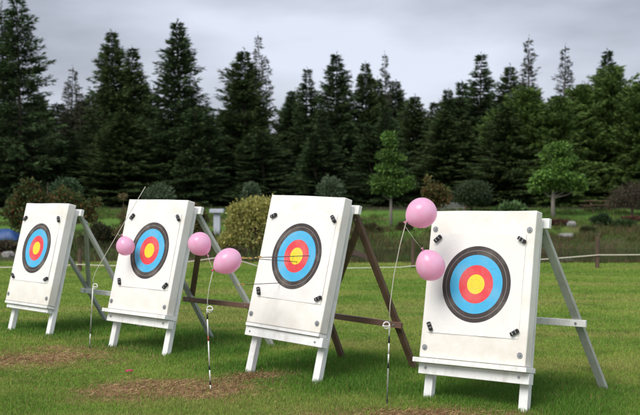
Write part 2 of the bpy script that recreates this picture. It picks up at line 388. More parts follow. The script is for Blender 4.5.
# dead stalks and thatch lying on worn soil
k = 9000
wi = rng.integers(0, len(WORN), k); ww = np.array(WORN)[wi]
x = ww[:, 0] + rng.normal(0, 0.55, k) * ww[:, 2]; y = ww[:, 1] + rng.normal(0, 0.55, k) * ww[:, 3]
z = tz(x, y); a = rng.random(k) * 2 * PI; l = 0.02 + 0.05 * rng.random(k); h = 0.004 + 0.02 * rng.random(k) ** 2
p0 = np.c_[x, y, z]; p1 = p0 + np.c_[np.cos(a) * l, np.sin(a) * l, h]; nd = np.c_[-np.sin(a), np.cos(a), 0 * a] * 0.0025; up = np.array([0, 0, 0.003])
V = np.stack([p0 - nd, p0 + nd + up, p1 + nd + up, p1 - nd], 1)
cc = np.where((rng.random(k) < 0.55)[:, None], (0.46, 0.33, 0.16), (0.26, 0.14, 0.07)) * (0.5 + 0.7 * rng.random(k))[:, None]
tag(link('dry_thatch', np_mesh('dry_thatch', V.reshape(-1, 3), np.arange(k * 4).reshape(-1, 4), np.repeat(cc, 4, 0)), M['grass']),
    label='dry brown grass thatch lying on the bare worn patches', cat='dry grass', kind='stuff')

# ---------------------------------------------------------------- archery butts and easels
EX = [  # W, H, ring height, L (bottom of butt along the slope), ring x offset, leg half spacing
    (1.014, 1.278, 0.695, 0.358, -0.020, 0.443), (1.020, 1.272, 0.688, 0.424, 0.030, 0.455), (0.978, 1.278, 0.686, 0.480, 0.0136, 0.433), (0.987, 1.260, 0.638, 0.3285, -0.006, 0.435)]
T = 0.110
LOOK = [('oldpaint', 'paint', 'oldpaint', (-0.15, 0.60)), ('oldpaint', 'barwood', 'brown', (-0.175, 0.85)), ('brown', 'barwood', 'brown', (-0.36, 0.62)), ('oldpaint', 'paint', 'oldpaint', (-0.40, 0.60))]
ELAB = ['easel of the leftmost and farthest target, white front and pale grey green rear legs', 'easel second from the left, grey rear legs with a brown crossbar behind',
        'easel third from the left with dark brown rear legs and crossbar', 'rightmost and nearest easel, white front legs and one grey green rear leg showing']
BLAB = ['leftmost and smallest white archery butt with ringed paper target', 'second white archery butt from the left with pink balloon over its left edge',
        'third white archery butt from the left, with arrows stuck in it', 'largest white archery butt at the right with two balloons by its left edge']
def slope(t):
    U = Vector((0, math.sin(t), math.cos(t))); Nn = Vector((0, math.cos(t), -math.sin(t)))
    return U, Nn
def P(t, a, b, d=0):
    U, Nn = slope(t); return Vector((a, 0, 0)) + U * b + Nn * d

def face_mesh(w, h, t, a0, b0, seed):
    n = 40; V = []; UV = []
    rr = random.Random(seed); ph = [rr.random() * 6 for _ in range(6)]
    for j in range(n + 1):
        for i in range(n + 1):
            u = (i / n - 0.5); v = (j / n - 0.5)
            edge = max(abs(u), abs(v)) * 2
            corner = (abs(u) * 2) ** 6 * (abs(v) * 2) ** 6
            wob = 0.0012 * math.sin(9 * u + ph[0] + 4 * v) + 0.0008 * math.sin(13 * v + ph[1] - 6 * u) + 0.0018 * max(0, edge - .8) * 5 * (0.5 + 0.5 * math.sin(17 * u + ph[2]) * math.cos(14 * v + ph[3]))
            jag = 0.0012 * math.sin(60 * (u + v) + ph[4]) * (1 if edge > 0.99 else 0)
            V.append(P(t, a0 + u * w + jag, b0 + v * h + jag, -(0.0048 + wob * (1 - corner))))
            UV.append((u * w, v * h, 0))
    Fc = [(j * (n + 1) + i, j * (n + 1) + i + 1, (j + 1) * (n + 1) + i + 1, (j + 1) * (n + 1) + i) for j in range(n) for i in range(n)]
    me = bpy.data.meshes.new('paper_face'); me.from_pydata(V, [], Fc)
    at_ = me.attributes.new('sheet', 'FLOAT_VECTOR', 'POINT'); at_.data.foreach_set('vector', [c for u in UV for c in u])
    for p in me.polygons: p.use_smooth = True
    return me

def pin_bm(t, a, b, ang):
    """small black foam pad gripping a sheet corner, two grey bands across it"""
    U, Nn = slope(t); X = Vector((1, 0, 0))
    d = X * math.cos(ang) + U * math.sin(ang); e_ = Nn.cross(d)
    Mx = Matrix((d, e_, Nn)).transposed().to_4x4(); Mx.translation = P(t, a, b, -0.024)
    bm = box_bm((-0.038, -0.015, -0.012), (0.038, 0.015, 0.014), M=Mx)
    return bm, Mx

for i, (tx, ty, yaw, t, roll) in enumerate(TG):
    Wd, Hh, rc, L, cx, lx = EX[i]; rl, cb, br, (ra, rb) = LOOK[i]
    loc = (tx, ty, (0.002, 0.0, -0.012, 0.009)[i]); rot = (0, -roll, yaw)
    # ---- easel
    ez = empty('target_easel', loc, rot, label=ELAB[i], cat='easel', group='wooden easels in a row')
    top = L + Hh
    for s in (-1, 1):
        lean = 0.012 * s
        fin(beam_bm(P(t, s * lx + lean, -0.08, T + 0.032), P(t, s * lx, top - 0.055, T + 0.032), 0.078, 0.06), 'leg', M['paint'] , ez, bevel=0.004)
    hinge = P(t, 0, top - 0.10, T + 0.125)
    feet = {}
    for s, a in ((-1, ra), (1, rb)):
        foot = Vector((a, 1.43, -0.09)); hp = Vector((s * 0.43, hinge.y, hinge.z))
        feet[s] = (hp, foot)
        fin(beam_bm(foot, hp, 0.072, 0.036, ref=(1, 0, 0)), 'leg', M[rl], ez, bevel=0.003)
    def onleg(s, f_, off=0): hp, ft = feet[s]; return hp.lerp(ft, f_) + Vector((0, off, 0))
    fr = {0: 0.67, 1: 0.66, 2: 0.665, 3: 0.555}[i]
    A, B = onleg(-1, fr, -0.042), onleg(1, fr, -0.042); dr = (B - A).normalized()
    fin(beam_bm(A - dr * 0.10, B + dr * 0.09, 0.03, 0.058, ref=(0, 1, 0)), 'crossbar', M[cb], ez, bevel=0.003)
    A, B = onleg(-1, fr - 0.03, 0.036), onleg(1, 0.05, 0.036)
    fin(beam_bm(A, B, 0.03, 0.065, ref=(0, 1, 0.3)), 'brace', M[br], ez, bevel=0.003)
    for s in (-1, 1):
        for q in (onleg(s, fr, -0.042) + Vector((0, -0.016, 0)), onleg(s, 0.035, 0) + Vector((0, -0.02, 0))):
            fin(tube_bm([q + Vector((0, 0.004, 0)), q - Vector((0, 0.007, 0))], 0.011, 6), 'bolt', M['steel'], ez)
        q = P(t, s * lx, L - 0.085, 0.021 if i != 0 else 0.029); N_ = slope(t)[1]
        fin(tube_bm([q + N_ * 0.004, q - N_ * 0.004], 0.010, 10), 'bolt', M['steel'], ez)
    # top rail sticking out past the butt, white blocks at its ends
    fin(beam_bm(P(t, -lx - 0.09, top - 0.075, T + 0.088), P(t, lx + 0.09, top - 0.075, T + 0.088), 0.046, 0.085, ref=slope(t)[1]), 'top_rail', M['paint'], ez, bevel=0.006)
    # shelf that carries the butt and the apron board under it
    if i in (1, 3):
        over = 0.035
        fin(box_bm((0, 0, 0), (1, 1, 1), M=Matrix(((Wd + 2 * over, 0, 0, -Wd / 2 - over), (0, slope(t)[1].y * (T + 0.06), slope(t)[0].y * 0.040, P(t, 0, L - 0.045, -0.045).y), (0, slope(t)[1].z * (T + 0.06), slope(t)[0].z * 0.040, P(t, 0, L - 0.045, -0.045).z), (0, 0, 0, 1)))), 'shelf', M['paint'], ez, bevel=0.004)
        a0, a1, dd, ah, ab = -Wd / 2 - 0.012, Wd / 2 + 0.03, 0.028, 0.09, 0.048
    else:
        fin(box_bm((0, 0, 0), (1, 1, 1), M=Matrix(((Wd - 0.004, 0, 0, -Wd / 2 + 0.002), (0, slope(t)[1].y * (T + 0.002), slope(t)[0].y * 0.030, P(t, 0, L - 0.033, -0.004).y), (0, slope(t)[1].z * (T + 0.002), slope(t)[0].z * 0.030, P(t, 0, L - 0.033, -0.004).z), (0, 0, 0, 1)))), 'shelf', M['paint'], ez, bevel=0.003)
        if i == 0: a0, a1, dd, ah, ab = -Wd / 2 + 0.01, Wd / 2 - 0.02, 0.03, 0.05, 0.036
        else: a0, a1, dd, ah, ab = -Wd / 2 - 0.01, Wd / 2 + 0.035, 0.022, 0.088, 0.037
    fin(box_bm((0, 0, 0), (1, 1, 1), M=Matrix(((a1 - a0, 0, 0, a0), (0, slope(t)[1].y * (T - dd - 0.002), slope(t)[0].y * ah, P(t, 0, L - ab - ah, dd).y), (0, slope(t)[1].z * (T - dd - 0.002), slope(t)[0].z * ah, P(t, 0, L - ab - ah, dd).z), (0, 0, 0, 1)))), 'apron_board', M['paint'], ez, bevel=0.004)
    # ---- butt
    bt = empty('archery_butt', loc, rot, label=BLAB[i], cat='archery target', group='white archery butts leaning on easels')
    bm = bmesh.new(); nx_, ny_ = 14, 18
    U, Nn = slope(t)
    r_ = bmesh.ops.create_grid(bm, x_segments=1, y_segments=1, size=0.5)
    bm.free(); bm = box_bm((-Wd / 2, 0, 0), (Wd / 2, T - 0.001, Hh))
    bmesh.ops.bevel(bm, geom=bm.edges[:], offset=0.009, segments=3, profile=0.5, affect='EDGES')
    bmesh.ops.subdivide_edges(bm, edges=[e_ for e_ in bm.edges if e_.calc_length() > 0.5], cuts=24, use_grid_fill=True)
    for v in bm.verts:      # slightly swollen, uneven foam block
        a, d, b = v.co
        dn = 0.0015 * math.sin(5 * a + i) * math.sin(4 * b + 2 * i)
        side = 0.0018 * math.sin(5 * b + i * 2) * (abs(a) > Wd / 2 - 0.03)
        tp = 0.002 * math.sin(7 * a + i) * (b > Hh - 0.03)
        v.co = P(t, a + side, L + b + tp, d + (dn if d < 0.05 else 0))
    fin(bm, 'foam_block', M['foam'], bt, smooth=False)
    fw = 0.852
    fb = L + rc - (0.022, 0.0, 0.0, -0.01)[i]
    fc = link('paper_face', face_mesh(fw, fw * 1.0, t, cx, L + rc, i), M['face'], bt)
    hw = fw / 2 - 0.03
    for sa, sb in ((-1, 1), (1, 1), (-1, -1), (1, -1)):
        ang = (PI / 4 if sa * sb < 0 else -PI / 4) + random.uniform(-0.4, 0.4)
        bm, Mx = pin_bm(t, cx + sa * (hw - 0.0), L + rc + sb * (hw - 0.02), ang)
        pn = fin(bm, 'corner_pad', M['black'], bt, bevel=0.005)
        b2 = box_bm((-0.020, -0.0155, -0.0135), (-0.012, 0.0155, 0.0), M=Mx); box_bm((0.012, -0.0155, -0.0135), (0.018, 0.0155, 0.0), bm=b2, M=Mx)
        fin(b2, 'band', M['steel'], pn)
    spots = {0: [(-1, -1), (1, -1)], 1: [(-1, -1), (1, -1)], 2: [(-1, -1), (1, -1)], 3: [(-1, 1), (1, 1), (-1, -1), (1, -1)]}[i]
    for sa, sb in spots:
        bb = L + (0.085 if sb < 0 else Hh - 0.16)
        a_ = sa * (Wd / 2 - 0.05)
        b2 = tube_bm([P(t, a_, bb, -0.008), P(t, a_, bb, 0.004)], 0.024, 16); tube_bm([P(t, a_, bb, -0.016), P(t, a_, bb, -0.007)], 0.011, 6, bm=b2)
        fin(b2, 'washer_plate', M['steel'], bt)

# ---------------------------------------------------------------- arrows in the third butt
t3x, t3y, yaw3, tt3, _ = TG[2]; W3, H3, rc3, L3, cx3, lx3 = EX[2]
E3 = Matrix.Translation((t3x, t3y, 0)) @ Matrix.Rotation(yaw3, 4, 'Z')
def arrow(a, b, pitch, drift, length, label):
    tip = E3 @ P(tt3, cx3 + a, L3 + rc3 + b, 0.05)
    d = Matrix.Rotation(yaw3 + drift, 4, 'Z') @ Vector((0, -math.cos(pitch), math.sin(pitch)))
    nock = tip + d.normalized() * length
    ar = empty('arrow', nock, (0, 0, 0), label=label, cat='arrow', group='arrows stuck in the third butt')
    q = (tip - nock); dn = q.normalized()
    fin(tube_bm([Vector((0, 0, 0)), q], 0.0033, 8), 'shaft', M['shaft'], ar, smooth=True)
    fin(tube_bm([-dn * 0.016, -dn * 0.004, dn * 0.006], [0.0038, 0.0048, 0.0040], 8), 'nock', M['nock'], ar)
    x = dn.cross(Vector((0, 0, 1))).normalized(); y_ = dn.cross(x)
    for k_ in range(3):
        an = k_ * 2 * PI / 3 + 0.4; o = x * math.cos(an) + y_ * math.sin(an); s_ = dn.cross(o) * 0.0006
        bm = bmesh.new(); v = []
        for off in (-s_, s_):
            for u_, h_ in ((0.018, 0.003), (0.026, 0.013), (0.045, 0.012), (0.075, 0.003)): v.append(bm.verts.new(dn * u_ + o * h_ + off))
        bm.faces.new(v[0:4]); bm.faces.new(v[4:8][::-1])
        for k2 in range(4): bm.faces.new((v[k2], v[(k2 + 1) % 4], v[4 + (k2 + 1) % 4], v[4 + k2]))
        fin(bm, 'vane', M['fletch'], ar)
arrow(-0.01, -0.005, 0.02, 0.0, 0.74, 'arrow with the yellow nock farthest left, stuck in the gold of the third target')
arrow(0.05, -0.06, 0.10, 0.03, 0.72, 'arrow stuck low in the red ring just below the gold of the third target')
arrow(0.20, 0.01, 0.02, 0.0, 0.74, 'arrow stuck in the right side of the blue ring of the third target')
arrow(-0.12, -0.27, 0.03, 0.0, 0.58, 'lowest arrow, stuck near the lower left edge of the third target rings')

# ---------------------------------------------------------------- pegs (banded rods) and balloons
def peg(px, py, segs, top, loop, wire, label):
    """segs: (y pixel of lower end of each band, material); loop: side of the pigtail"""
    Y = (CAMH + 0.03) * F / ((py - 207.5) * math.cos(PIT) + F * math.sin(PIT)) * (math.cos(PIT) - (py - 207.5) / F * math.sin(PIT))
    base = at(px, py, Y); base.z = float(tz(base.x, base.y))
    tp = at(*top, Y)
    pg = empty('marker_peg', base, (0, 0, 0), label=label, cat='marker peg', group='banded pegs holding balloons')
    y0, y1 = py, top[1]
    prev = -0.12; rad = 0.0062
    for yb, m_ in segs:
        f_ = (y0 - yb) / (y0 - y1)
        a = (tp - base) * prev; b = (tp - base) * f_
        fin(tube_bm([a, b], rad if m_ != 'black' else 0.0075, 10), 'rod' if m_ in ('rodwhite', 'rodgrey') else 'band', M[m_], pg, smooth=True)
        prev = f_
    c0 = tp - base; r = 0.026
    pts = [c0 + Vector((loop * r * (1 - math.cos(a)) , -0.004 * a, r * math.sin(a) )) for a in np.linspace(0, 2 * PI * 0.98, 22)]
    pts += [pts[-1] + Vector((loop * 0.03, -0.004, -0.004)), pts[-1] + Vector((loop * 0.06, -0.004, 0.0))]
    fin(tube_bm([c0 + Vector((0, 0, -0.01))] + pts, 0.0052, 8), 'pigtail_loop', M['rodwhite'], pg, smooth=True)
    fin(tube_bm([at(*w_[:2], Y + (w_[2] if len(w_) > 2 else 0)) - base for w_ in wire], 0.0034, 6), 'wire', M['string'], pg, smooth=True)
    return Y
Y1 = peg(89.5, 350, [(347, 'black'), (334, 'rodgrey'), (333, 'rodwhite'), (314, 'rodgrey'), (286, 'rodwhite')][0:1] + [(341, 'rodgrey'), (334, 'rodwhite'), (314, 'rodgrey'), (286, 'rodwhite')], (93, 286), 1,
         [(93.5, 287), (93, 279), (97, 269), (112, 243.5), (131, 211), (145.5, 186.5)], 'leftmost marker peg with a white pigtail loop and long slanting wire')
Y2 = peg(210.5, 389, [(385, 'rodwhite'), (381, 'black'), (370, 'rodwhite'), (366, 'black'), (341, 'rodwhite'), (336.5, 'rodred'), (319, 'rodwhite'), (314, 'black'), (309, 'rodwhite')], (207, 309), 1,
         [(207.3, 310), (207.5, 300), (209, 288), (213, 271)], 'middle marker peg with red and black bands in the bare soil patch')
Y3 = peg(387, 405, [(399, 'black'), (368, 'rodgrey'), (363, 'black'), (354, 'rodwhite'), (343, 'rodwhite'), (336, 'black'), (324, 'rodwhite')], (389.5, 325), -1,
         [(389.3, 325), (390, 305), (394, 275), (400, 245), (406.5, 221)], 'rightmost marker peg, grey rod with black bands, left of the nearest target')

def balloon(px, py, rx, ry, Y, knot, label, tie=None):
    """egg shaped balloon; knot = picture direction of its neck (dx, dy down)"""
    c = at(px, py, Y); sc = Y / F
    k = Vector((knot[0], -0.25, -knot[1])).normalized()
    a = max(rx, ry) * sc * 1.02; b = min(rx, ry) * sc * 1.0
    bm = bmesh.new(); prof = []
    n = 24
    for j in range(n + 1):
        u = -math.cos(PI * j / n)                 # -1 at crown, 1 at the neck
        r = math.sin(PI * j / n) * (1 - 0.05 * (u + 0.3) - (0.06 * max(u, 0) ** 3))
        z = u * (1 if u < 0 else 1 + 0.07 * u ** 6)
        prof.append((r, z))
    x = k.cross(Vector((0, 1, 0.2))).normalized(); y = k.cross(x)
    m = 36; rings = []
    for j, (r, z) in enumerate(prof):
        if j in (0, n): rings.append([bm.verts.new(k * z * a * 0.98)])
        else: rings.append([bm.verts.new(k * z * a * 0.98 + (x * math.cos(2 * PI * q / m) + y * math.sin(2 * PI * q / m)) * r * b) for q in range(m)])
    for A, B in zip(rings, rings[1:]):
        for q in range(m):
            q2 = (q + 1) % m
            if len(A) == 1: bm.faces.new((A[0], B[q], B[q2]))
            elif len(B) == 1: bm.faces.new((A[q], A[q2], B[0]))
            else: bm.faces.new((A[q], A[q2], B[q2], B[q]))
    bo = empty('balloon', c, (0, 0, 0), label=label, cat='balloon', group='pink balloons tied to the pegs')
    fin(bm, 'envelope', M['balloon'], bo, smooth=True)
    z1 = a * 0.98 * 1.055
    fin(tube_bm([k * (z1 - 0.004), k * (z1 + 0.006), k * (z1 + 0.010), k * (z1 + 0.020), k * (z1 + 0.028)], [0.010, 0.0055, 0.008, 0.006, 0.013], 12), 'knot', M['knot'] if knot == (-1, 0.62) else M['pinkknot'], bo, smooth=True)
    if tie is not None:
        q0 = k * (z1 + 0.012); q1 = tie - c
        mid = (q0 + q1) / 2 + Vector((0.003, 0, -0.012))
        fin(tube_bm([q0, mid, q1], 0.0016, 6), 'string', M['string'], bo, smooth=True)
balloon(125.3, 246, 9.6, 9.4, Y1 - 0.02, (-0.25, -1), 'pink balloon over the left edge of the second target', at(117.5, 234, Y1))
balloon(199.7, 244, 11.9, 11.9, Y2 + 0.12, (0.75, 1), 'pink balloon between the second target and the other balloon of the middle peg', at(213, 270, Y2))
balloon(227.5, 261.3, 14.6, 12.6, Y2 - 0.04, (-1, 0.62), 'pink balloon with red knot, nearest the left edge of the third target', at(213, 271, Y2))
balloon(421.2, 213.2, 15.9, 15.4, Y3, (-1, 0.55), 'topmost pink balloon, above the upper left corner of the nearest target', at(406.5, 221, Y3))
balloon(430.2, 265.3, 15.8, 14.8, Y3 + 0.06, (-0.5, -1), 'lower of the two balloons at the left edge of the nearest target', at(405, 226, Y3))
# burst scrap on the lawn
g = at(129, 371, 9.93); bm = bmesh.new(); n = 14
cv = bm.verts.new((0, 0, 0.022)); vs = [bm.verts.new((math.cos(2 * PI * q / n) * (0.034 + 0.012 * math.sin(q * 2.3)), math.sin(2 * PI * q / n) * (0.026 + 0.010 * math.cos(q * 3.1)), 0.012 + 0.010 * math.sin(q * 1.9))) for q in range(n)]
for q in range(n): bm.faces.new((cv, vs[q], vs[(q + 1) % n]))
ex_ = bmesh.ops.extrude_face_region(bm, geom=bm.faces[:]); bmesh.ops.translate(bm, vec=(0, 0, -0.006), verts=[v for v in ex_['geom'] if isinstance(v, bmesh.types.BMVert)])
o = fin(bm, 'balloon_scrap', M['knot'], smooth=True); o.location = (g.x, g.y, float(tz(g.x, g.y)) + 0.02)
tag(o, 'small red pink scrap of burst balloon lying on the lawn', 'balloon scrap')

# ---------------------------------------------------------------- rope fence
ppx = [(-70, 23.0), (79, 22.9), (227, 23.2), (413, 24.2), (598, 24.0), (780, 24.0)]
ry = [266, 264.5, 256.0, 266.0, 255.0, 250.0]
tops = [250, 249, 247, 240, 236, 232]
PL = ['rope fence post behind the easel of the leftmost target', 'rope fence post behind the first and second targets', 'rope fence post below the middle balloons, in front of the golden bush',
      'rope fence post behind the lower balloon by the nearest target', 'rope fence post by the pond right of the nearest target', 'rope fence post at the right beyond the frame']
rp_pts = []
for i, ((px, Y), yr, yt) in enumerate(zip(ppx, ry, tops)):
    c = at(px, yr, Y); zt = at(px, yt, Y).z; z0 = float(tz(c.x, c.y))
    if 0 < px < 660:
        bm = tube_bm([(0, 0, -0.1), (0.005, 0, (zt - z0) * 0.5), (0.012, 0.01, zt - z0)], [0.048, 0.045, 0.040], 10)
        o = fin(bm, 'fence_post', M['post'], smooth=False); o.location = (c.x, c.y + 0.06, z0)
        tag(o, PL[i], 'fence post', 'wooden posts of the rope fence')
    rp_pts.append(c)
pts = []
sag = [0.05, 0.10, 0.36, 0.03, 0.03]
for i, (A, B) in enumerate(zip(rp_pts, rp_pts[1:])):
    for k_ in range(14):
        f_ = k_ / 14; q = A.lerp(B, f_); q.z -= sag[i] * 4 * f_ * (1 - f_); q.z = max(q.z, float(tz(q.x, q.y)) + 0.02); pts.append(q)
pts.append(rp_pts[-1])
tag(fin(tube_bm(pts, 0.012, 8), 'rope', M['rope'], smooth=True), 'pale rope strung low along the far edge of the lawn', 'rope')

# ---------------------------------------------------------------- foliage builders
def quads(Pc, D, Wv, l, w):
    """leaf quads (diamond): centre base Pc, direction D, width dir Wv"""
    a = Pc; b = Pc + D * l[:, None] * 0.5 + Wv * w[:, None] * 0.5; c = Pc + D * l[:, None]; d = Pc + D * l[:, None] * 0.5 - Wv * w[:, None] * 0.5
    return np.stack([a, b, c, d], 1)
def unit(v): return v / np.maximum(np.linalg.norm(v, axis=-1, keepdims=True), 1e-9)
def leaf_mesh(name, Pc, D, l, w, col, r):
    n = len(Pc); Wv = unit(np.cross(D, unit(r.normal(size=(n, 3)))))
    V = quads(Pc, D, Wv, l, w)
    return np_mesh(name, V.reshape(-1, 3), np.arange(n * 4).reshape(-1, 4), np.repeat(col, 4, 0))

def conifer_mesh(H, R, seed, cols, spar=1.0, twin=0, step=0.22, nb=17, dens=2.1, ls=1.0, low=0.02, droop=0.25, shape=0.8):
    """crown mesh + trunk bmesh of a spruce-like tree"""
    r = np.random.default_rng(seed)
    stems = [(0, 0, H)] + ([(0.35 * R, 0.1, H * twin)] if twin else [])
    Pc, D, Ls, Ws, Cs = [], [], [], [], []
    tb = bmesh.new()
    for si, (sx, sy, h) in enumerate(stems):
        z = max(low * h, 0.15) if si == 0 else h * 0.55
        wob = r.random(4) * 6
        tube_bm([(sx * min(1, f_ * 2) + 0.04 * math.sin(3 * f_ + wob[0]), sy * f_ + 0.04 * math.sin(2 * f_ + wob[1]), h * f_ - 0.1) for f_ in np.linspace(0 if si == 0 else 0.4, 1, 8)],
                [max(0.010, 0.011 * h * (1 - f_) ** 0.9) for f_ in np.linspace(0 if si == 0 else 0.4, 0.995, 8)], 7, bm=tb)
        while z < h * 0.985:
            f_ = z / h
            Lb = R * (1 - f_) ** shape * (1.0 if si == 0 else 0.8)
            if f_ < 0.15: Lb *= 0.75 + f_ * 1.7
            Lb = max(Lb, 0.07) * (0.8 + 0.4 * r.random())
            if f_ > 0.72 and r.random() < 0.2: Lb *= 1.25
            if f_ > 0.9: Lb *= 0.75
            m = max(4, int(nb * (0.55 + 0.6 * (1 - f_))))
            for k_ in range(m):
                if r.random() > spar: continue
                az = r.random() * 2 * PI; L_ = Lb * (0.4 + 0.7 * r.random() ** 0.8)
                gap = 1.0
                el = (0.50 * f_ - 0.10) + r.normal() * 0.12
                ns = max(5, int(L_ * 17 * dens))
                s = np.sort(r.random(ns)) ** 0.8 * L_
                sag_ = -droop * (s / max(L_, .1)) * s * (1 - f_) * 0.55 + (0.10 + 0.25 * f_) * s * (s / max(L_, .1)) ** 2
                bx = np.cos(az) * s; by = np.sin(az) * s; bz = z + s * math.sin(el) + sag_
                tx = sx * min(1, 2 * f_)
                # twigs fan out from the branch
                for rep in range(2):
                    side = r.choice([-1, 1], ns); tw = (0.10 + 0.34 * (1 - s / (L_ + .01)) ** 0.5 * min(L_, 1.6) * r.random(ns))
                    ta = az + side * (0.75 + 0.5 * r.random(ns))
                    off = r.random(ns) * tw * 0.8
                    p = np.c_[tx + bx + np.cos(ta) * off, sy * f_ + by + np.sin(ta) * off, bz - off * 0.22 + r.normal(size=ns) * 0.03]
                    d = unit(np.c_[np.cos(ta) * 0.8 + np.cos(az) * 0.5, np.sin(ta) * 0.8 + np.sin(az) * 0.5, -0.15 + 0.35 * r.normal(size=ns) + 0.4 * f_])
                    Pc.append(p); D.append(d); Ls.append((0.12 + 0.17 * r.random(ns)) * ls); Ws.append((0.032 + 0.036 * r.random(ns)) * ls)
                    tipf = (s / (L_ + .01))[:, None]
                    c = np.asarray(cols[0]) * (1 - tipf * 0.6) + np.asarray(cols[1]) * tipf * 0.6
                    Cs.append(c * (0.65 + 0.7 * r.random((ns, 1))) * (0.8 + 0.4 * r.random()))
                tube_bm([(tx, sy * f_, z), (tx + bx[ns // 2], sy * f_ + by[ns // 2], bz[ns // 2]), (tx + bx[-1], sy * f_ + by[-1], bz[-1])], [0.02 * (1.2 - f_), 0.012, 0.004], 3, bm=tb, cap=False)
            z += step * (0.7 + 0.6 * r.random()) * (1 if f_ < .7 else 0.7)
        # leader
        n = 14; zz = h * (0.965 + 0.05 * r.random(n)); a = r.random(n) * 2 * PI
        Pc.append(np.c_[sx + 0 * zz, sy + 0 * zz, zz - 0.05]); D.append(unit(np.c_[np.cos(a) * 0.5, np.sin(a) * 0.5, 0.9 + 0 * a])); Ls.append(np.full(n, 0.14)); Ws.append(np.full(n, 0.03)); Cs.append(np.repeat(np.asarray(cols[1])[None], n, 0))
    Pc, D, Ls, Ws, Cs = map(np.concatenate, (Pc, D, Ls, Ws, Cs))
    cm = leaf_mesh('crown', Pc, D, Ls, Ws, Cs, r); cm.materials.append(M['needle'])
    tm = bpy.data.meshes.new('trunk'); tb.to_mesh(tm); tb.free(); tm.materials.append(M['bark'])
    return cm, tm
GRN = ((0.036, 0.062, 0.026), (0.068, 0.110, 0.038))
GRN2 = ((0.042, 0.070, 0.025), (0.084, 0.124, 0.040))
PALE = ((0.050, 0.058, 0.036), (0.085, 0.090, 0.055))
OLV = ((0.070, 0.120, 0.030), (0.135, 0.210, 0.050))
protos = {
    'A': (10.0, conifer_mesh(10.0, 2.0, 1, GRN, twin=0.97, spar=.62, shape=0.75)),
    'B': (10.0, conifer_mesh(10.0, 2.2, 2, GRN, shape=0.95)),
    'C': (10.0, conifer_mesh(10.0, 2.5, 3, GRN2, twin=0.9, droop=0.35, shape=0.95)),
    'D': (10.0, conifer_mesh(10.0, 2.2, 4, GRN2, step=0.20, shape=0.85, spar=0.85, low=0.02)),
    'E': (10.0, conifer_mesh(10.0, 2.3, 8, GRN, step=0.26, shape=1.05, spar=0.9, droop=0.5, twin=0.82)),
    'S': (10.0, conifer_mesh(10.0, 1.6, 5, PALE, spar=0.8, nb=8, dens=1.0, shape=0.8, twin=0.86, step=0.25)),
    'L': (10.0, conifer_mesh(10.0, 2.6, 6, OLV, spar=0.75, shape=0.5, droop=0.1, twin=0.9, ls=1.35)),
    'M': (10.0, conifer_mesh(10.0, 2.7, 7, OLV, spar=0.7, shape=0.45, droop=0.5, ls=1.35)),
}
def conifer(px, ytop, Y, kind, wpx, label, group='dark conifers of the wood behind the lawn'):
    c = at(px, ytop, Y); z0 = float(tz(c.x, Y)); h = c.z - z0
    H0, (cm, tm) = protos[kind]
    o = empty('feathery_tree' if kind in 'LM' else 'conifer_tree', (c.x, Y, z0 - 0.05), (random.uniform(-.03, .03), random.uniform(-.03, .03), (px * 1.7) % 6.28), label=label, cat='tree', group=group)
    base_w = {'A': 3.1, 'B': 2.9, 'C': 3.4, 'D': 2.9, 'E': 3.2, 'S': 2.6, 'L': 4.6, 'M': 4.6}[kind]
    sw = (wpx / F * Y) / base_w
    o.scale = (sw * random.uniform(.9, 1.12), sw * random.uniform(.9, 1.12), h / H0)
    link('crown', cm, None, o); link('trunk', tm, None, o)
    return o
front = [
    (20, -6, 50, 'A', 86, 'tallest dark conifer with two leaders at the left edge of the wood'),
    (118, 31, 54, 'C', 78, 'broad conifer with two tips above the second target'),
    (181, 20, 53, 'B', 80, 'tall pointed conifer standing right of the broad twin-tipped one'),
    (244, 48, 55, 'D', 74, 'full conifer above the golden bush, left of a thin bare spire'),
    (262, 33, 58, 'S', 40, 'thin bare-topped conifer spire above the third target'),
    (307, 68, 57, 'E', 62, 'shorter conifer just left of the pointed one at mid picture'),
    (337, 53, 56, 'B', 62, 'pointed conifer at mid picture above the third target right corner'),
    (366, 62, 57, 'C', 58, 'conifer left of the thin spire above the slim green tree'),
    (387, 52, 61, 'S', 34, 'thin see-through conifer spire above the slim layered green tree'),
    (414, 94, 55, 'D', 60, 'low conifer above the topmost balloon'),
    (446, 97, 56, 'B', 54, 'low conifer between the topmost balloon and the broad right group'),
    (478, 53, 56, 'E', 74, 'broad conifer rising above the rounded shrub at right'),
    (510, 64, 57, 'D', 50, 'conifer left of the tallest thin spire on the right'),
    (529, 36, 60, 'S', 46, 'tallest thin conifer spire on the right side'),
    (562, 44, 61, 'S', 44, 'second thin conifer spire from the right'),
    (608, 50, 57, 'B', 60, 'dark pointed conifer behind the olive trees at right'),
    (643, 78, 58, 'D', 60, 'dark conifer cut by the right edge of the picture'),
    (69, 66, 58, 'S', 42, 'thin sparse conifer between the tallest one and the broad twin-tipped one'),
    (82, 84, 57, 'S', 34, 'smaller sparse conifer leaning beside the thin one at left'),
    (-22, 30, 54, 'B', 80, 'conifer beyond the left edge of the picture'),
]
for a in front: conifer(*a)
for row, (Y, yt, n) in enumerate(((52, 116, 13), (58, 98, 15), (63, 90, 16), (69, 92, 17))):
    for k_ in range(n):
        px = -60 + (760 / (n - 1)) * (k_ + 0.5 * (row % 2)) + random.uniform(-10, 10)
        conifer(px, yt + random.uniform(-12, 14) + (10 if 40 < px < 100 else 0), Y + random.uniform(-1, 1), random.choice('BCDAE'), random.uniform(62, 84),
                'dark conifer crowded into the shade of the wood, below the skyline trees', 'dark filler conifers massed in the wood')

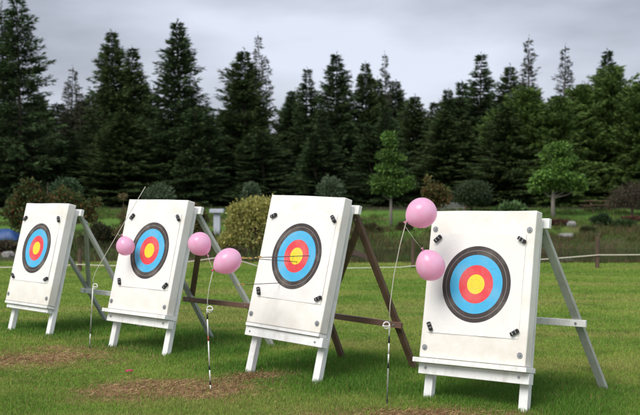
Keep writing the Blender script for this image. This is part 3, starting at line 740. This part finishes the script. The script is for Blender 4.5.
# broadleaf trees and shrubs --------------------------------------------------
def blob_leaves(clumps, n, ll, lw, cols, seed, up=0.3, shell=0.6, flat=1.0):
    """clumps: (x, y, z, rx, ry, rz); leaves gather near each clump's surface"""
    r = np.random.default_rng(seed); C = np.array(clumps, float)
    wgt = (C[:, 3] * C[:, 4] + C[:, 3] * C[:, 5]); wgt /= wgt.sum()
    idx = r.choice(len(C), n, p=wgt)
    d = unit(r.normal(size=(n, 3))); rad = 1 - shell * r.random(n) ** 1.6
    rad *= 1 + 0.16 * r.normal(size=n)
    Pc = C[idx, :3] + d * C[idx, 3:6] * rad[:, None]
    D = unit(d * 0.8 + r.normal(size=(n, 3)) * 0.6 + np.array([0, 0, up])); D[:, 2] *= flat
    cc = np.asarray(cols)[r.integers(0, len(cols), n)] * (0.6 + 0.8 * r.random((n, 1))) * (0.8 + 0.4 * r.random(len(C)))[idx][:, None]
    l = ll * (0.6 + 0.8 * r.random(n)); w = lw * (0.6 + 0.8 * r.random(n))
    return leaf_mesh('crown', Pc, unit(D), l, w, cc, r)
def woody(clumps, seed, base_r, trunk_h, mat_, fork=None):
    """tapered trunk and a limb to each clump"""
    rr = random.Random(seed); bm = bmesh.new()
    tz_ = trunk_h; lx_ = rr.uniform(-.03, .03)
    top = max(c[2] + c[5] * 0.4 for c in clumps)
    tube_bm([(0, 0, -0.1), (lx_, 0.01, tz_ * 0.5), (lx_ * 1.5, 0, tz_), (lx_, 0, (tz_ + top) / 2), (0, 0, top)], [base_r * 1.15, base_r, base_r * 0.85, base_r * 0.5, base_r * 0.12], 9, bm=bm)
    for c in clumps:
        s = min(c[2] * 0.8, max(tz_ * 0.9, c[2] - 0.5))
        p0 = Vector((lx_, 0, s)); p2 = Vector(c[:3]); p1 = (p0 + p2) / 2 + Vector((0, 0, -0.08 * (p2 - p0).length))
        tube_bm([p0, p1, p2], [base_r * 0.4, base_r * 0.28, base_r * 0.08], 6, bm=bm)
        for _ in range(4):
            q = p2 + Vector((rr.uniform(-1, 1) * c[3], rr.uniform(-1, 1) * c[4], rr.uniform(-.6, 1) * c[5])) * 0.75
            tube_bm([p1.lerp(p2, .5), q], [base_r * 0.14, base_r * 0.04], 4, bm=bm)
    return bm
def plant(name, px, ybase, Y, clumps, n, ll, lw, cols, seed, label, cat, trunk=None, bark='bark', group=None, up=0.3, shell=0.6, trunk_h=0.3, flat=1.0, zoff=None):
    """clumps in photo pixels relative to the base: (dx, up, half width, half height)"""
    c = at(px, ybase, Y); z0 = float(tz(c.x, Y)); s = Y / F
    r = random.Random(seed)
    C = [(dx * s, r.uniform(-.4, .4) * hw * s, (ybase - at_y) * s if False else at_y * s, hw * s, hw * s, hh * s) for dx, at_y, hw, hh in clumps]
    o = empty(name, (c.x, Y, z0), (0, 0, 0), label=label, cat=cat, group=group)
    me = blob_leaves(C, n, ll, lw, cols, seed, up, shell, flat); me.materials.append(M['leaf'])
    link('crown', me, None, o)
    fin(woody(C, seed, trunk or 0.03, trunk_h, M[bark]), 'trunk', M[bark], o, smooth=True)
    return o
def lumps(rw, rh, n, size, seed, cx=0, cz=None):
    """many small clumps filling a dome of half width rw and height rh (pixels)"""
    r = random.Random(seed); out = [(cx, rh * 0.45, rw * 0.72, rh * 0.42)]
    for _ in range(n):
        a = r.uniform(0, PI); q = r.uniform(0.62, 0.95)
        out.append((cx + math.cos(a) * rw * q, max(size * .6, math.sin(a) * (rh - size) * q + size * .4), size * r.uniform(.7, 1.3), size * r.uniform(.6, 1.0)))
    return out
def base_y(px, Y):
    x = (px - 320) / F * Y
    return 194.0 + (CAMH - float(tz(x, Y))) / Y * F

# slim layered green tree
Y = 40.6; by = base_y(391, Y)
plant('garden_tree', 391, by, Y, [(-2, 88, 7, 6), (1, 81, 6, 4), (-3, 72, 10, 4.5), (5, 68, 9, 4), (-5, 58, 10, 4.5), (4, 55, 9, 4), (-8, 44, 12, 6), (6, 43, 10, 5), (15, 42, 7, 6), (-13, 38, 6, 4), (19, 47, 4, 4), (0, 36, 9, 5), (-1, 50, 6, 8), (-2, 64, 5, 9)],
      9000, 0.13, 0.055, ((0.085, 0.175, 0.034), (0.135, 0.24, 0.045), (0.06, 0.12, 0.026)), 11, 'slim layered green tree with a thin pale trunk on the bank above the third target', 'tree', 0.06, 'palebark', up=0.0, trunk_h=1.0, shell=0.8)
# bright green tree right
Y = 42.5; by = base_y(555, Y)
plant('garden_tree', 553, by, Y, [(5, 70, 11, 5), (-3, 63, 10, 5), (12, 60, 10, 5), (4, 54, 13, 5), (-2, 44, 14, 6), (-11, 38, 10, 5), (14, 40, 13, 5), (25, 37, 8, 4.5), (-15, 32, 8, 5), (5, 33, 13, 5), (29, 32, 5, 3), (7, 48, 7, 9), (18, 33, 7, 4)],
      9500, 0.15, 0.06, ((0.10, 0.20, 0.036), (0.155, 0.28, 0.048), (0.065, 0.135, 0.026)), 12, 'bright green tree with drooping layers right behind the nearest target', 'tree', 0.085, 'palebark', up=-0.3, trunk_h=0.9, shell=0.8)
# small tree with orange tips
Y = 43; by = base_y(434, Y)
plant('garden_tree', 434, by, Y, [(0, 28, 9, 6), (-5, 24, 7, 6), (7, 22, 9, 6), (-2, 15, 8, 5), (-7, 38, 2.5, 4), (10, 16, 5, 4)],
      2600, 0.12, 0.06, ((0.10, 0.12, 0.035), (0.14, 0.13, 0.04), (0.18, 0.09, 0.035)), 13, 'small yellow green tree with orange tips just right of the topmost balloon', 'tree', 0.035, up=0.2, trunk_h=0.4)
Y = 43.5; by = base_y(472, Y)
plant('rounded_shrub', 472, by, Y, [(0, 24, 16, 9), (-9, 20, 10, 8), (10, 20, 9, 8), (2, 28, 10, 5), (-4, 16, 12, 6), (13, 15, 6, 5)],
      6500, 0.12, 0.035, ((0.038, 0.062, 0.030), (0.058, 0.085, 0.036)), 14, 'round dull green shrub tree directly above the nearest target', 'shrub', 0.05, up=0.2, trunk_h=0.5)
Y = 43; by = base_y(511, Y)
plant('leafy_shrub', 511, by, Y, [(0, 7, 12, 4), (-8, 5, 5, 4), (9, 5, 6, 4), (-3, 10, 4, 3), (4, 10, 4, 3)],
      1500, 0.20, 0.08, ((0.09, 0.17, 0.06), (0.13, 0.21, 0.08)), 15, 'low pale green shrub behind the top right corner of the nearest target', 'shrub', 0.03, up=0.6, trunk_h=0.1)
# golden dome bush and its neighbour
Y = 29.5; by = base_y(252, Y)
plant('golden_bush', 256, by, Y, lumps(35, 60, 40, 9, 16) + [(-8, 42, 16, 12), (12, 44, 16, 11)], 24000, 0.075, 0.04, ((0.40, 0.37, 0.11), (0.46, 0.42, 0.14), (0.24, 0.27, 0.075)), 16, 'large rounded golden green bush between the second and third targets', 'bush', 0.06, up=0.3, shell=0.45, trunk_h=0.2)
Y = 32; by = base_y(192, Y)
plant('golden_bush', 190, by, Y, lumps(21, 44, 24, 7, 17), 11000, 0.08, 0.04, ((0.13, 0.12, 0.038), (0.17, 0.12, 0.045), (0.07, 0.085, 0.03)), 17, 'smaller golden bush mostly hidden behind the top of the second target', 'bush', 0.06, up=0.3, shell=0.5, trunk_h=0.2)
# red tipped bush behind the first target
Y = 30.5; by = base_y(50, Y)
plant('red_tipped_bush', 48, by, Y, [(-18, 67, 8, 6), (-30, 48, 10, 7), (-26, 58, 7, 5), (-10, 54, 11, 7), (4, 46, 12, 8), (22, 54, 11, 6), (34, 44, 10, 7), (42, 36, 8, 6), (-38, 38, 8, 7), (-16, 36, 13, 8), (6, 34, 14, 8), (26, 38, 12, 8), (-28, 28, 9, 8), (14, 60, 6, 4), (48, 50, 5, 4)],
      7000, 0.11, 0.05, ((0.06, 0.095, 0.028), (0.095, 0.135, 0.038), (0.15, 0.10, 0.035), (0.08, 0.12, 0.035), (0.17, 0.08, 0.03), (0.045, 0.075, 0.024), (0.085, 0.12, 0.035)), 18, 'large loose bush with orange red leaf tips behind the leftmost target', 'bush', 0.05, up=0.5, shell=0.8, trunk_h=0.3)
Y = 36; by = base_y(66, Y)
plant('leafy_shrub', 66, by, Y, [(0, 47, 11, 7), (-8, 40, 8, 8), (8, 40, 8, 8), (0, 26, 12, 14)], 3500, 0.12, 0.05, ((0.05, 0.10, 0.045), (0.075, 0.13, 0.06)), 19, 'green shrub rising behind the red tipped bush at left', 'shrub', 0.04, trunk_h=0.3)
for px, Y, hh, w_, sd_, lab in ((251, 38, 43, 8, 20, 'grey green shrub tip showing above the golden bush'), (331, 40, 45, 11, 21, 'pale green shrub showing above the third target'), (159, 39, 39, 13, 22, 'faint green shrub showing above the second target'), (20, 41, 20, 12, 36, 'dim shrub behind the red tipped bush at the left edge')):
    by = base_y(px, Y)
    plant('leafy_shrub', px, by, Y, [(0, hh - 5, w_ * .8, 6), (-w_ * .5, hh - 12, w_ * .7, 7), (w_ * .5, hh - 12, w_ * .7, 7), (0, hh * .4, w_, hh * .35)], 2600, 0.12, 0.045, ((0.075, 0.11, 0.06), (0.10, 0.14, 0.08)), sd_, lab, 'shrub', 0.035, up=0.6, trunk_h=0.3)
# tall thin stalks with seed heads left of the second target
Y = 29; c = at(122, 0, Y); z0 = float(tz(c.x, Y)); s = Y / F; by = base_y(122, Y)
st = empty('stalk_plant', (c.x, Y, z0), label='tall thin plant with round flower heads just left of the second target', cat='plant')
bm = bmesh.new(); heads = [(1, by - 196.5, 3.6, 2.4), (2, by - 210, 2.6, 1.6), (-1, by - 216, 4.5, 3), (2, by - 224, 4, 3), (-3, by - 232, 5, 4)]
for dx, u_, rw, rh in heads: tube_bm([(0.0, 0, 0), (dx * s * .6, 0.02, u_ * s * .6), (dx * s, 0, u_ * s)], [0.012, 0.008, 0.004], 5, bm=bm)
fin(bm, 'stem', M['post'], st)
me = blob_leaves([(dx * s, 0, u_ * s, rw * s, rw * s, rh * s) for dx, u_, rw, rh in heads], 900, 0.07, 0.03, ((0.16, 0.13, 0.06), (0.11, 0.10, 0.04)), 23); me.materials.append(M['leaf']); link('flower_heads', me, None, st)
# right edge brownish tree and bank shrubs
Y = 43; by = base_y(632, Y)
plant('bare_brown_tree', 632, by, Y, [(0, 22, 18, 9), (-10, 17, 12, 7), (10, 26, 14, 8), (-18, 12, 8, 5), (6, 12, 14, 6)], 5200, 0.12, 0.025, ((0.11, 0.075, 0.055), (0.085, 0.06, 0.042), (0.05, 0.06, 0.03)), 24, 'brownish twiggy shrub tree at the right edge on the bank', 'tree', 0.06, up=-0.2, trunk_h=0.5)
for px, Y, w_, hh, cols, sd_, lab in (
        (601, 40.3, 9, 13, ((0.03, 0.06, 0.025), (0.045, 0.08, 0.03)), 25, 'dark green shrub on the bank right of the nearest target'),
        (624, 40.0, 13, 8, ((0.04, 0.08, 0.025), (0.06, 0.10, 0.03)), 26, 'low green shrub at the water edge near the right side'),
        (560, 40.5, 12, 5, ((0.13, 0.06, 0.045), (0.09, 0.05, 0.03)), 27, 'reddish brown heather patch below the bright green tree'),
        (632, 41.5, 13, 4, ((0.14, 0.05, 0.04), (0.10, 0.06, 0.035)), 28, 'reddish heather patch on the bank at the right edge'),
        (371, 39.5, 12, 8, ((0.06, 0.075, 0.03), (0.10, 0.07, 0.035)), 29, 'brownish green shrub on the bank left of the slim tree trunk'),
        (405, 40, 9, 7, ((0.10, 0.07, 0.035), (0.06, 0.07, 0.03)), 30, 'brown shrub on the bank right of the slim tree trunk'),
        (99, 33, 14, 22, ((0.035, 0.05, 0.022), (0.07, 0.06, 0.028)), 31, 'dark bush behind the rear leg of the leftmost easel'),
        (6, 30.5, 12, 10, ((0.05, 0.05, 0.03), (0.08, 0.055, 0.035)), 32, 'low brownish bush at the left edge below the blue tarpaulin'),
        (238, 27.6, 14, 9, ((0.10, 0.055, 0.045), (0.06, 0.06, 0.03)), 33, 'purplish low plants at the foot of the golden bush'),
        (342, 30, 10, 17, ((0.055, 0.06, 0.026), (0.085, 0.07, 0.035)), 34, 'brown green bush just right of the third target'),
        (588, 39.2, 7, 6, ((0.06, 0.09, 0.03), (0.08, 0.08, 0.035)), 35, 'small tuft of plants on the far water edge beside the dark rock')):
    by = base_y(px, Y)
    plant('low_shrub', px, by, Y, lumps(w_, hh, 8, max(2.5, hh * .3), sd_), 1900 if hh < 15 else 3800, 0.09, 0.035, cols, sd_, lab, 'shrub', 0.02, up=0.5, trunk_h=0.05)

# reeds along the pond
def reeds(n, xr, yr, h, cols, name, label, seed):
    r = np.random.default_rng(seed)
    x = xr[0] + (xr[1] - xr[0]) * r.random(n); y = yr[0] + (yr[1] - yr[0]) * r.random(n)
    keep = (fbm(x, y, 1.3, seed) > 0.46); x, y = x[keep], y[keep]; k = len(x)
    z = tz(x, y); hh = h * (0.4 + 0.8 * r.random(k)) * (0.5 + vnoise(x, y, 1.0, seed)); a = r.random(k) * 2 * PI
    ln = 0.35 * hh * r.random(k); w = 0.016
    b = np.c_[x, y, z]; d = np.c_[np.cos(a + 1.2), np.sin(a + 1.2), 0 * a] * w / 2
    m = b + np.c_[np.cos(a) * ln * .3, np.sin(a) * ln * .3, hh * .6]; t_ = b + np.c_[np.cos(a) * ln, np.sin(a) * ln, hh]
    V = np.stack([b - d, b + d, m + d, m - d, t_], 1); c = np.asarray(cols)[r.integers(0, len(cols), k)] * (0.6 + 0.7 * r.random((k, 1)))
    bb = np.arange(k)[:, None] * 5
    Tt = np.concatenate([bb + [0, 1, 2], bb + [0, 2, 3], bb + [3, 2, 4]])
    tag(link(name, np_mesh(name, V.reshape(-1, 3), Tt, np.repeat(c, 5, 0)), M['grass']), label=label, cat='reeds' if 'reed' in name else 'grass', kind='stuff')
reeds(2500, (0.3, 14), (25.8, 26.3), 0.12, ((0.09, 0.075, 0.035), (0.06, 0.085, 0.028), (0.12, 0.09, 0.045)), 'near_reeds', 'brown green reeds along the near edge of the pond', 81)
reeds(15000, (-1, 15), (38.0, 40.2), 0.22, ((0.11, 0.10, 0.04), (0.08, 0.12, 0.035), (0.15, 0.10, 0.055)), 'far_reeds', 'reeds and rank growth on the far bank of the pond', 82)
reeds(60000, (-18, 17), (37.5, 45.4), 0.14, ((0.065, 0.14, 0.024), (0.09, 0.165, 0.030), (0.11, 0.085, 0.04)), 'bank_grass', 'green grass growing over the bank in front of the wood', 83)
reeds(26000, (-13, 0.6), (26.0, 36), 0.20, ((0.07, 0.12, 0.03), (0.11, 0.08, 0.045), (0.09, 0.13, 0.036)), 'bed_undergrowth', 'mixed low undergrowth in the planting bed behind the rope', 84)

# olive green feathery trees in front of the wood at right
G_ = 'olive green trees in front of the wood'
conifer(500, 108, 52.5, 'M', 52, 'lowest olive feathery tree at the left end of its group', G_)
conifer(524, 84, 51.5, 'L', 60, 'olive feathery tree left of the bright green garden tree', G_)
conifer(556, 96, 50.5, 'M', 66, 'olive feathery tree straight behind the bright green garden tree', G_)
conifer(582, 82, 52, 'L', 62, 'olive feathery tree just right of the bright green garden tree', G_)
conifer(611, 66, 52.5, 'M', 70, 'tallest olive feathery tree near the right edge', G_)
conifer(640, 80, 51, 'L', 66, 'olive feathery tree cut by the right edge of the picture', G_)

# ---------------------------------------------------------------- rocks and small things on the bank
def rock(px, Y, w, h, m_, label, seed):
    x = (px - 320) / F * Y; z0 = float(tz(x, Y)); s = Y / F
    bm = bmesh.new(); bmesh.ops.create_icosphere(bm, subdivisions=3, radius=1)
    r = random.Random(seed); ph = [r.uniform(0, 6) for _ in range(6)]
    for v in bm.verts:
        c_ = v.co.copy(); k_ = 1 + 0.10 * math.sin(7 * c_.y + 5 * c_.x + ph[4]) + 0.16 * math.sin(3 * c_.x + ph[0]) + 0.13 * math.sin(4 * c_.y + ph[1]) * math.cos(3 * c_.z + ph[2]) + 0.05 * math.sin(9 * c_.x + 7 * c_.z + ph[3])
        v.co = Vector((c_.x * w * s / 2, c_.y * w * s / 2.4, c_.z * h * s * .62)) * k_; v.co.z = min(v.co.z, h * s * .42 + 0.1 * v.co.z)
    o = fin(bm, 'rock', m_, smooth=False); o.location = (x, Y, z0 + h * s * 0.12)
    tag(o, label, 'rock', 'rocks around the pond')
rock(571, 40.3, 11, 8, M['palerock'], 'pale rounded rock on the bank below the bright green tree', 1)
rock(566, 38.6, 14, 6, M['rock'], 'dark flat rock at the far water edge just right of the nearest target', 2)
rock(598, 38.8, 7, 3, M['rock'], 'small grey rock on the far water edge beside the rope fence post', 3)
rock(8, 28.2, 15, 9, M['rock'], 'grey rock in the bed at the left edge behind the leftmost target', 4)
rock(352, 38.8, 8, 4, M['rock'], 'small dark rock at the water edge right of the third target', 5)
# grey board panel
Y = 45; s = Y / F; c = at(451.5, 207, Y); z0 = float(tz(c.x, Y))
pn = empty('board_fence', (c.x, Y, z0), label='low grey board fence panel above the nearest target', cat='fence')
zt = at(451, 202.5, Y).z - z0
for k_ in range(4): fin(box_bm((-15 * s, -0.02, 0.02 + k_ * zt / 4), (13 * s, 0.02, (k_ + 1) * zt / 4 - 0.008)), 'board', M['concrete'], pn, bevel=0.004)
for a in (-13, 14): fin(box_bm((a * s - 0.05, -0.07, -0.1), (a * s + 0.05, 0.06, zt + 0.05)), 'post', M['post'], pn, bevel=0.006)
# picnic table
Y = 44.6; c = at(597, 206, Y); z0 = float(tz(c.x, Y))
pt_ = empty('picnic_table', (c.x, Y, z0), (0, 0, 0.3), label='small brown picnic table on top of the bank at right', cat='table')
M['tablewood'] = mat('weathered_table_wood', (0.13, 0.085, 0.05), 0.8, 0.25, 8, 0.4, 40)
fin(box_bm((-0.55, -0.22, 0.44), (0.55, 0.22, 0.48)), 'tabletop', M['tablewood'], pt_, bevel=0.005)
for s_ in (-1, 1):
    fin(box_bm((-0.55, s_ * 0.42 - 0.08, 0.26), (0.55, s_ * 0.42 + 0.08, 0.29)), 'bench', M['tablewood'], pt_, bevel=0.005)
    for q in (-1, 1): fin(beam_bm((s_ * 0.42, q * 0.42, -0.05), (s_ * 0.42, q * 0.12, 0.44), 0.05, 0.05), 'leg', M['tablewood'], pt_)
    fin(box_bm((s_ * 0.45 - 0.02, -0.48, 0.215), (s_ * 0.45 + 0.02, 0.48, 0.258)), 'bearer', M['tablewood'], pt_)
# white pedestal between the bushes
Y = 35.5; c = at(217, 215, Y); z0 = float(tz(c.x, Y)); zt = at(217, 209, Y).z - z0
pd = empty('garden_pedestal', (c.x, Y, z0), label='white stone pedestal with a slab top between the two golden bushes', cat='pedestal')
fin(box_bm((-0.24, -0.22, zt - 0.13), (0.24, 0.22, zt)), 'slab', M['stonewhite'], pd, bevel=0.015)
bm = box_bm((-0.11, -0.11, -0.05), (0.11, 0.11, zt - 0.13)); fin(bm, 'shaft', M['stonewhite'], pd, bevel=0.01)
# blue tarpaulin
Y = 34; c = at(2, 235, Y); z0 = float(tz(c.x, Y)); h = at(2, 230.5, Y).z - z0
bm = bmesh.new(); bmesh.ops.create_grid(bm, x_segments=24, y_segments=14, size=1)
for v in bm.verts:
    a, b = v.co.x, v.co.y; e_ = max(abs(a), abs(b))
    zz = h * (1 - max(0, (e_ - 0.55) / 0.45) ** 1.6) + 0.03 * math.sin(7 * a + 3 * b) + 0.02 * math.sin(11 * b - 4 * a)
    v.co = Vector((a * 0.62, b * 0.4, max(zz, 0.0)))
r_ = bmesh.ops.extrude_face_region(bm, geom=bm.faces[:]); bmesh.ops.translate(bm, vec=(0, 0, -0.02), verts=[v for v in r_['geom'] if isinstance(v, bmesh.types.BMVert)])
o = fin(bm, 'tarpaulin', M['blue'], smooth=True); o.location = (c.x, Y, z0 + 0.02); tag(o, 'blue tarpaulin draped over a low heap at the left edge', 'tarpaulin')
